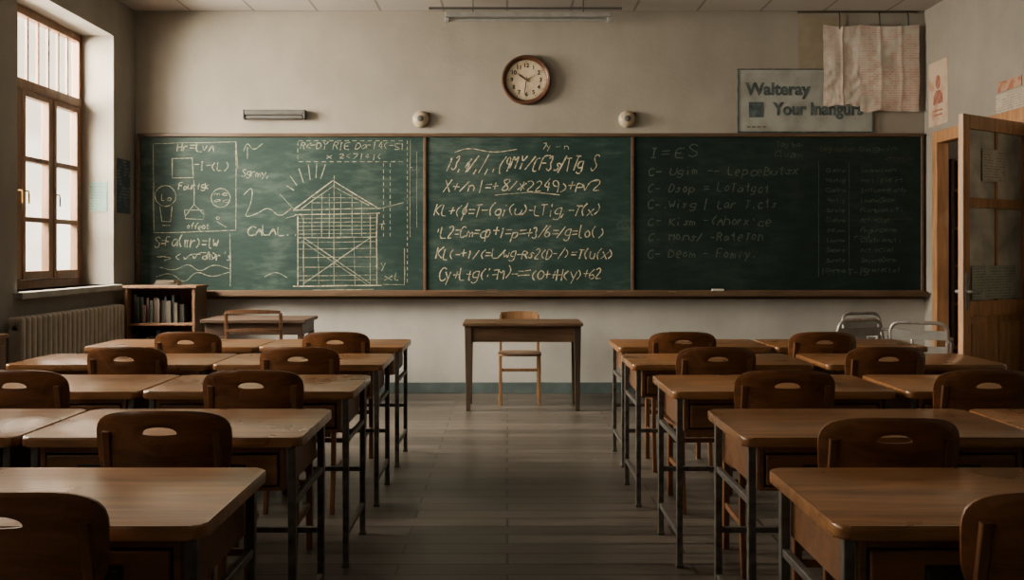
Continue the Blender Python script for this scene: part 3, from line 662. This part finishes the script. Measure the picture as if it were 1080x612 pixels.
# bookcase
bx0,bx1,by0,by1,bz=-3.43,-2.80,8.50,8.84,1.04
e=empty('bookcase',((bx0+bx1)/2,(by0+by1)/2,0)); tag(e,'low brown wooden bookcase with open shelves','bookcase')
W=(bx1-bx0)/2; D=(by1-by0)/2
for a,b in ((-W,-W+.025),(W-.025,W)): box('side_panel',(a,b,-D,D,0,bz-.025),M['shelf'],e,.003)
box('back_panel',(-W+.025,W-.025,D-.01,D,.05,bz-.025),M['shelf'],e,0)
box('top_board',(-W-.015,W+.015,-D-.015,D,bz-.025,bz),M['shelf'],e,.004)
for z in (.06,.38,.70): box('shelf_board',(-W+.025,W-.025,-D+.005,D-.01,z-.02,z),M['shelf'],e,.002)
cols=[(.12,.05,.03),(.03,.04,.05),(.11,.08,.045),(.07,.03,.025),(.13,.11,.08),(.03,.04,.03),(.09,.05,.03)]
bmats=[plain('book_cover_%d'%i,tuple(v*.45 for v in c),.6) for i,c in enumerate(cols)]
def book(w,h,dp,mat):
    bm=bmesh.new()
    abox(bm,-w/2,w/2,-dp/2,-dp/2+.003,0,h,0,0); abox(bm,-w/2,-w/2+.003,-dp/2+.003,dp/2,0,h,0,0); abox(bm,w/2-.003,w/2,-dp/2+.003,dp/2,0,h,0,0)
    abox(bm,-w/2+.003,w/2-.003,-dp/2+.003,dp/2-.005,.004,h-.004,0,1)
    return meshobj('book',bm,[mat,M['pages']],center=False)
ci=0
for z,xs,xe in ((.70,bx0+.05,bx1-.12),(.38,bx0+.04,bx1-.2)):
    x=xs
    while x<xe:
        w=random.uniform(.020,.045); h=random.uniform(.15,.26)
        b=book(w,h,.17,bmats[random.randrange(7)]); b.location=(x+w/2,8.65+random.uniform(-.012,.02),z); tag(b,'worn hardback book standing on the bookcase shelf','book','books on the bookcase shelves')
        x+=w+random.choice((.002,.003,.010)); ci+=1
z=bz
for w,h,r in ((.2,.025,.05),(.17,.02,-.12)):
    bm=bmesh.new(); abox(bm,-w/2,w/2,-.07,.07,0,.003,0,0); abox(bm,-w/2,w/2,-.07,.07,h-.003,h,0,0); abox(bm,-w/2,w/2,-.07,-.067,.003,h-.003,0,0); abox(bm,-w/2+.003,w/2-.003,-.067,.067,.003,h-.003,0,1)
    b=meshobj('book',bm,[bmats[4 if r>0 else 2],M['pages']],loc=(-3.08,8.62,z),rz=0); b.rotation_euler=(0,0,r); tag(b,'thin book lying flat on top of the bookcase','book','books on top of the bookcase'); z+=h
e=empty('low_cabinet',(-3.33,5.83,0)); tag(e,'small dark wooden cabinet against the wall','cabinet')
box('cabinet_body',(-.16,.14,-.2,.2,.03,.79),M['shelf'],e,.004); box('cabinet_top',(-.17,.155,-.215,.215,.79,.82),M['shelf'],e,.005)
for sx in(-.13,.11):
    for sy in(-.17,.17): box('foot',(sx-.02,sx+.02,sy-.02,sy+.02,0,.03),M['shelf'],e,.003)
dd=box('cabinet_door',(.14,.155,-.18,.18,.08,.75),M['chairleg'],e,.004)
kx=bmesh.new(); bmesh.ops.create_uvsphere(kx,u_segments=12,v_segments=8,radius=.012); kk=meshobj('knob',kx,M['brass'],dd,loc=(.018,-.13,.1),smooth=True)

# ------------------------------------------------------------ school desks
def school_desk(W=.48):
    e=empty('school_desk')
    D=.275; Ht=.75; t=.032
    t2=bmesh.new(); r=.03; pts=[]
    for cx,cy,a0 in ((W-r,D-r,0),(-W+r,D-r,90),(-W+r,-D+r,180),(W-r,-D+r,270)):
        for k_ in range(6): a=math.radians(a0+k_*18); pts.append((cx+r*math.cos(a),cy+r*math.sin(a)))
    lo=[t2.verts.new((x,y,Ht-t)) for x,y in pts]; hi=[t2.verts.new((x,y,Ht)) for x,y in pts]
    f1=t2.faces.new(lo[::-1]); f2=t2.faces.new(hi)
    for k_ in range(len(pts)): t2.faces.new((lo[k_],lo[(k_+1)%len(pts)],hi[(k_+1)%len(pts)],hi[k_]))
    bmesh.ops.bevel(t2,geom=list(f1.edges)+list(f2.edges),offset=.008,segments=4,affect='EDGES',profile=.5)
    meshobj('tabletop',t2,M['desk'],e,smooth=True)
    z0,z1=.575,Ht-t; bw,bd=W-.055,D-.025
    bm=bmesh.new()
    abox(bm,-bw,-bw+.018,-bd,bd,z0,z1,.003); abox(bm,bw-.018,bw,-bd,bd,z0,z1,.003); abox(bm,-bw+.018,bw-.018,bd-.015,bd,z0,z1,.002); abox(bm,-bw+.018,bw-.018,-bd,bd-.015,z0,z0+.012,.002)
    abox(bm,-bw+.018,bw-.018,-bd,-bd+.016,z1-.022,z1,.002); abox(bm,-.012,.012,-bd,-bd+.016,z0+.012,z1-.022,.002)
    meshobj('book_box',bm,M['deskbody'],e)
    for s in (-1,1):
        a,b=sorted((s*.018,s*(bw-.024)))
        q_=bmesh.new(); abox(q_,a,b,-bd-.006,-bd+.018,z0+.018,z1-.028,.004)
        dr=meshobj('drawer',q_,M['deskbody'],e)
        hm=bmesh.new(); abox(hm,-.07,.07,-.010,0,-.012,.012,.004); abox(hm,-.075,.075,-.003,.001,-.02,.02,.001)
        meshobj('drawer_pull',hm,M['black'],dr,loc=(0,-.013,.0))
    lx,ly=W-.036,D-.04; q=.0125
    for sx in(-1,1):
        for sy in(-1,1):
            bm=bmesh.new(); abox(bm,sx*lx-q,sx*lx+q,sy*ly-q,sy*ly+q,.012,z1,.003); abox(bm,sx*lx-q-.003,sx*lx+q+.003,sy*ly-q-.003,sy*ly+q+.003,0,.014,.002); meshobj('leg',bm,M['metal'],e)
        bm=bmesh.new(); abox(bm,sx*lx-q*.8,sx*lx+q*.8,-ly+q,ly-q,.13,.152,.003); meshobj('stretcher',bm,M['metal'],e)
        bm=bmesh.new(); abox(bm,sx*lx-q*.8,sx*lx+q*.8,-ly+q,ly-q,z0-.05,z0-.028,.003); meshobj('stretcher',bm,M['metal'],e)
    bm=bmesh.new(); abox(bm,-lx+q,lx-q,ly-q*.8,ly+q*.8,.30,.322,.003); meshobj('crossbar',bm,M['metal'],e)
    return e

def backrest_mesh(W=.212,Hh=.115,th=.016,bend=.045,zc=.735,yc=-.19):
    N=72; rings=7; bm=bmesh.new()
    def outer(a):
        c,s=math.cos(a),math.sin(a); n=4.2
        r=1/((abs(c)/W)**n+(abs(s)/Hh)**n)**(1/n); x,z=r*c,r*s
        x*=1-.06*(Hh-z)/(2*Hh)*1.2
        if z>0: z+=.006*(1-(x/W)**2)
        return x,z
    def inner(a):
        c,s=math.cos(a),math.sin(a); w,h1,h2=.052,.020,.005
        x=w*(abs(c)**.9)*(1 if c>0 else -1); z=(h1 if s>0 else h2)*s
        return x,z+.050
    grid=[]
    for side in (0,1):
        R_=[]
        for j in range(rings+1):
            t=j/rings; ring=[]
            for i in range(N):
                a=2*math.pi*i/N; xo,zo=outer(a); xi,zi=inner(a); x=xi+(xo-xi)*t; z=zi+(zo-zi)*t
                e=th/2
                if j in(0,rings): e=th/2-.004
                yy=yc-(bend*(1-(x/W)**2)) + (e if side else -e) - z*.14
                ring.append(bm.verts.new((x,yy,zc+z)))
            R_.append(ring)
        grid.append(R_)
    for side in(0,1):
        for j in range(rings):
            for i in range(N):
                bm.faces.new([grid[side][j][i],grid[side][j][(i+1)%N],grid[side][j+1][(i+1)%N],grid[side][j+1][i]])
    for j in(0,rings):
        for i in range(N): bm.faces.new((grid[0][j][i],grid[0][j][(i+1)%N],grid[1][j][(i+1)%N],grid[1][j][i]))
    return bm
def seat_mesh(W=.21,D=.20,z=.45,t=.022):
    bm=bmesh.new(); N=56; rings=6; G_=[]
    for side in(0,1):
        R_=[]
        for j in range(1,rings+1):
            tt=j/rings; ring=[]
            for i in range(N):
                a=2*math.pi*i/N; c,s=math.cos(a),math.sin(a); n=4.5; r=1/((abs(c)/W)**n+(abs(s)/D)**n)**(1/n)
                x,y=r*c*tt,r*s*tt; x*=1+.05*s
                dip=-.010*(1-tt*tt) if side else 0
                e=-.004 if (j==rings) else 0
                ring.append(bm.verts.new((x,y,(z+dip+e) if side else (z-t-e))))
            R_.append(ring)
        G_.append(R_)
        c=bm.verts.new((0,0,z-.010 if side else z-t))
        for i in range(N): bm.faces.new((c,R_[0][i],R_[0][(i+1)%N]))
        for j in range(rings-1):
            for i in range(N): bm.faces.new((R_[j][i],R_[j][(i+1)%N],R_[j+1][(i+1)%N],R_[j+1][i]))
    for i in range(N): bm.faces.new((G_[0][-1][i],G_[0][-1][(i+1)%N],G_[1][-1][(i+1)%N],G_[1][-1][i]))
    return bm
def sweepbox(bm,pts,w,d):
    rings=[]
    P=[Vector(p) for p in pts]
    for i,p in enumerate(P):
        t=(P[min(i+1,len(P)-1)]-P[max(i-1,0)]).normalized(); a=Vector((1,0,0)); b=t.cross(a).normalized()
        c=.22; ring=[]
        for sx,sy in ((-1,-1+c),(-1+c,-1),(1-c,-1),(1,-1+c),(1,1-c),(1-c,1),(-1+c,1),(-1,1-c)): ring.append(bm.verts.new(p+a*sx*w/2+b*sy*d/2))
        rings.append(ring)
    for r0,r1 in zip(rings,rings[1:]):
        for k_ in range(8): bm.faces.new((r0[k_],r0[(k_+1)%8],r1[(k_+1)%8],r1[k_]))
    bm.faces.new(rings[0][::-1]); bm.faces.new(rings[-1])
def school_chair():
    e=empty('school_chair')
    meshobj('backrest',backrest_mesh(),M['chair'],e,smooth=True)
    meshobj('seat',seat_mesh(),M['chair'],e,smooth=True)
    for s in(-1,1):
        bm=bmesh.new()
        sweepbox(bm,[(s*.170,-.225,0),(s*.170,-.185,.22),(s*.170,-.175,.43),(s*.170,-.190,.62),(s*.168,-.222,.79)],.024,.024)
        meshobj('leg',bm,M['chairleg'],e)
        bm=bmesh.new(); sweepbox(bm,[(s*.165,.165,0),(s*.165,.155,.43)],.028,.03); meshobj('leg',bm,M['chairleg'],e)
        bm=bmesh.new(); sweepbox(bm,[(s*.165,-.185,.20),(s*.165,.155,.20)],.016,.024); meshobj('stretcher',bm,M['chairleg'],e)
    bm=bmesh.new(); abox(bm,-.15,.15,.145,.163,.29,.315,.003); meshobj('stretcher',bm,M['chairleg'],e)
    bm=bmesh.new(); abox(bm,-.155,.155,-.19,-.172,.385,.428,.003); meshobj('seat_rail',bm,M['chairleg'],e)
    bm=bmesh.new(); abox(bm,-.15,.15,.145,.163,.385,.428,.003); meshobj('seat_rail',bm,M['chairleg'],e)
    return e
far=[2.57,3.54,4.53,5.49,6.41]
proto={-1:[school_desk(.445),True],-2:[school_desk(.535),True],1:[school_desk(.475),True]}
ch0=school_chair(); first_c=True
DL='varnished brown wooden school desk on dark steel legs'; CL='brown bentwood school chair with slotted curved backrest'
cxs={-1.095:[-1.022,-1.055,-1.050,-1.060,-1.045],-2.09:[0,0,-2.0,-1.945,-1.94],1.16:[1.130,1.125,1.145,1.065,1.07],2.135:[0,0,1.965,1.935,1.92]}
ddx={1.16:[.016,.058,.004,-.035,0],2.135:[0,.055,.03,0,0]}
for ri,fy_ in enumerate(far):
    for cx in (-1.095,-2.09,1.16,2.135):
        outer_=abs(cx)>1.5
        if ri==0 and outer_: continue
        jx=random.uniform(-.004,.004)+(ddx[cx][ri] if cx>0 else 0); ja=random.uniform(-.006,.006)
        loc=(cx+jx,fy_-.275,0)
        key=1 if cx>0 else (-2 if outer_ else -1); pr=proto[key]
        if pr[1]: dk=pr[0]; dk.location=loc; pr[1]=False
        else: dk=clone(pr[0],loc,ja)
        tag(dk,DL,'desk','school desks in rows')
        if ri==1 and outer_: continue
        loc=(cxs[cx][ri],fy_-.55-.10+.22-(.12 if (ri==1 and cx>0) else 0),0)
        if first_c: c=ch0; c.location=loc; first_c=False
        else: c=clone(ch0,loc,random.uniform(-.03,.03))
        tag(c,CL,'chair','school chairs tucked under the desks')

# ------------------------------------------------------------ teacher's desk + chair
ty0,ty1=7.97,8.42; tx0,tx1=X(488,7.97),X(615,7.97)
e=empty('teacher_desk',((tx0+tx1)/2,(ty0+ty1)/2,0)); tag(e,'plain wooden teacher desk with one drawer and tapered legs','desk')
W=(tx1-tx0)/2; D=(ty1-ty0)/2
box('tabletop',(-W,W,-D-.02,D+.02,.715,.745),M['teacher'],e,.006)
bm=bmesh.new(); w=W-.045; dd=D-.03
abox(bm,-w,w,-dd,-dd+.02,.58,.715,.003); abox(bm,-w,w,dd-.02,dd,.58,.715,.003); abox(bm,-w,-w+.02,-dd+.02,dd-.02,.58,.715,.003); abox(bm,w-.02,w,-dd+.02,dd-.02,.58,.715,.003)
meshobj('apron',bm,M['teacher'],e)
dr=box('drawer',(-.25,.25,dd-.002,dd+.012,.60,.70),M['teacher'],e,.003)
kx=bmesh.new(); bmesh.ops.create_uvsphere(kx,u_segments=12,v_segments=8,radius=.014); meshobj('knob',kx,M['brass'],dr,loc=(0,.018,0),smooth=True)
for sx in(-1,1):
    for sy in(-1,1):
        bm=bmesh.new(); taper(bm,(sx*w,sy*dd*.98,0),(sx*w,sy*dd*.98,.715),.036,.058); meshobj('leg',bm,M['teachleg'],e)
def plain_chair(name,mat,Ht,W,rails):
    e=empty(name); w=W/2-.02
    meshobj('seat',seat_mesh(W/2,.19,.45,.025),mat,e,smooth=True)
    for s in(-1,1):
        bm=bmesh.new(); sweepbox(bm,[(s*w,-.20,0),(s*w,-.175,.44),(s*w,-.21,Ht-.02)],.024,.026); meshobj('leg',bm,mat,e)
        bm=bmesh.new(); sweepbox(bm,[(s*w,.16,0),(s*w,.155,.43)],.028,.028); meshobj('leg',bm,mat,e)
        bm=bmesh.new(); abox(bm,s*w-.008,s*w+.008,-.18,.15,.18,.20,.003); meshobj('stretcher',bm,mat,e)
    bm=bmesh.new(); abox(bm,-w,w,.148,.165,.30,.32,.003); meshobj('stretcher',bm,mat,e)
    bm=bmesh.new(); abox(bm,-w,w,-.192,-.178,.25,.27,.003); meshobj('stretcher',bm,mat,e)
    for (z0,z1) in rails:
        bm=bmesh.new(); n=14; vs=[]
        for i in range(n+1):
            u=i/n*2-1; x=u*w; y=-.18-.035*((z0+z1)/2-.45)/.35-.025*(1-u*u); zz1=z1+.01*(1-u*u)
            vs.append([bm.verts.new((x,y-.008,z0)),bm.verts.new((x,y+.008,z0)),bm.verts.new((x,y+.008,zz1)),bm.verts.new((x,y-.008,zz1))])
        for a,b in zip(vs,vs[1:]):
            for k_ in range(4): bm.faces.new((a[k_],a[(k_+1)%4],b[(k_+1)%4],b[k_]))
        bm.faces.new(vs[0]); bm.faces.new(vs[-1][::-1])
        meshobj('back_rail',bm,mat,e)
    return e
c=plain_chair('wooden_chair',M['lightwood'],.79,.38,[(.70,.79),(.58,.62)]); c.location=(X(548,8.5),8.46,0); c.rotation_euler=(0,0,math.pi); tag(c,'light wooden chair tucked behind the teacher desk','chair')
c=plain_chair('wooden_chair',M['openchair'],.87,.48,[(.845,.868),(.70,.715),(.56,.575)]); c.location=(X(273,7.8),7.84,0); tag(c,'brown wooden chair with a railed open back','chair')
ty0=7.98; x0,x1=X(211,ty0),X(322,ty0)
e=empty('side_table',((x0+x1)/2,8.25,0)); tag(e,'old dark wooden table against the bookcase side','table'); W=(x1-x0)/2
box('tabletop',(-W,W,-.27,.27,.74,.77),M['dark'],e,.005)
bm=bmesh.new(); abox(bm,-W+.03,W-.03,-.24,.24,.64,.74,.004); meshobj('apron',bm,M['dark'],e)
for sx in(-1,1):
    for sy in(-1,1):
        bm=bmesh.new(); taper(bm,(sx*(W-.05),sy*.21,0),(sx*(W-.05),sy*.21,.65),.035,.05); meshobj('leg',bm,M['dark'],e)

def metal_chair():
    e=empty('metal_chair')
    for s in(-1,1):
        tube('side_frame',[(s*.22,-.22,.0),(s*.21,-.20,.44),(s*.21,.18,.44),(s*.22,.22,0)],.014,M['steel'],e,rad=.06)
    tube('back_frame',[(-.20,.16,.44),(-.20,.24,.80),(.20,.24,.80),(.20,.16,.44)],.015,M['steel'],e,rad=.08)
    tube('armrest',[(-.20,.23,.66),(-.23,-.12,.66),(-.215,-.16,.45)],.014,M['steel'],e,rad=.05)
    tube('armrest',[(.20,.23,.66),(.23,-.12,.66),(.215,-.16,.45)],.014,M['steel'],e,rad=.05)
    meshobj('seat',seat_mesh(.20,.19,.468,.018),M['greyplastic'],e,smooth=True)
    for (za,zb_) in ((.55,.62),(.67,.74)):
        bm=bmesh.new(); n=10; vs=[]
        for i in range(n+1):
            u=i/n*2-1; x=u*.195
            vs.append([bm.verts.new((x,.20+(za-.6)*.22,za)),bm.verts.new((x,.21+(za-.6)*.22,za)),bm.verts.new((x,.21+(zb_-.6)*.22,zb_)),bm.verts.new((x,.20+(zb_-.6)*.22,zb_))])
        for a,b in zip(vs,vs[1:]):
            for k_ in range(4): bm.faces.new((a[k_],a[(k_+1)%4],b[(k_+1)%4],b[k_]))
        bm.faces.new(vs[0]); bm.faces.new(vs[-1][::-1]); meshobj('back_slat',bm,M['greyplastic'],e)
    return e
m0=metal_chair()
for i,(x,y,r) in enumerate(((3.24,7.45,math.radians(155)),(2.72,7.75,math.radians(-160)),(3.2,8.15,math.radians(20)))):
    m=m0 if i==0 else clone(m0)
    m.location=(x,y,0); m.rotation_euler=(0,0,r); tag(m,'grey tubular steel chair with thin armrests near the doorway','chair','spare steel chairs near the doorway')

# ------------------------------------------------------------ camera, light
cam=bpy.data.cameras.new('cam'); co=bpy.data.objects.new('camera',cam); COL.objects.link(co)
co.location=(0,0,CH); co.rotation_euler=(math.pi/2,0,0); cam.sensor_width=36; cam.lens=F/1080*36
cam.shift_x=5/1080; cam.shift_y=-39/1080; cam.clip_start=.05
S.camera=co
def area(name,loc,rot,sx,sy,p,c):
    l=bpy.data.lights.new(name,'AREA'); l.shape='RECTANGLE'; l.size=sx; l.size_y=sy; l.energy=p; l.color=c
    o=bpy.data.objects.new(name,l); o.location=loc; o.rotation_euler=rot; COL.objects.link(o); return o
warm=(1,.87,.69)
for i,(a,b) in enumerate(wins):
    area('daylight',(XL-1.35,(a+b)/2-.15,2.9),(0,math.radians(-62),0),1.8,2.2,[2250,600,120,40][i],warm)
area('fill_light',(-0.6,5.8,3.5),(0,0,0),2.0,2.5,9,(1,.92,.80))  # added soft fill under the ceiling; no fixture hangs here
area('corridor_fill',(XR+1.0,7.6,3.4),(0,0,0),.6,1.2,9,(1,.85,.68))  # added fill so the shelf beyond the doorway shows, no lamp there
w=bpy.data.worlds.new('w'); S.world=w; w.use_nodes=True
bg=w.node_tree.nodes['Background']
nt=w.node_tree; tc=nt.nodes.new('ShaderNodeTexCoord'); n=nt.nodes.new('ShaderNodeTexNoise'); n.inputs['Scale'].default_value=14; n.inputs['Detail'].default_value=4
nt.links.new(tc.outputs['Generated'],n.inputs['Vector']); r=ramp(nt,[(.68,.59,.44),(1,.93,.79)],[.40,.60]); nt.links.new(n.outputs['Fac'],r.inputs['Fac']); nt.links.new(r.outputs['Color'],bg.inputs['Color'])
bg.inputs['Strength'].default_value=4.6
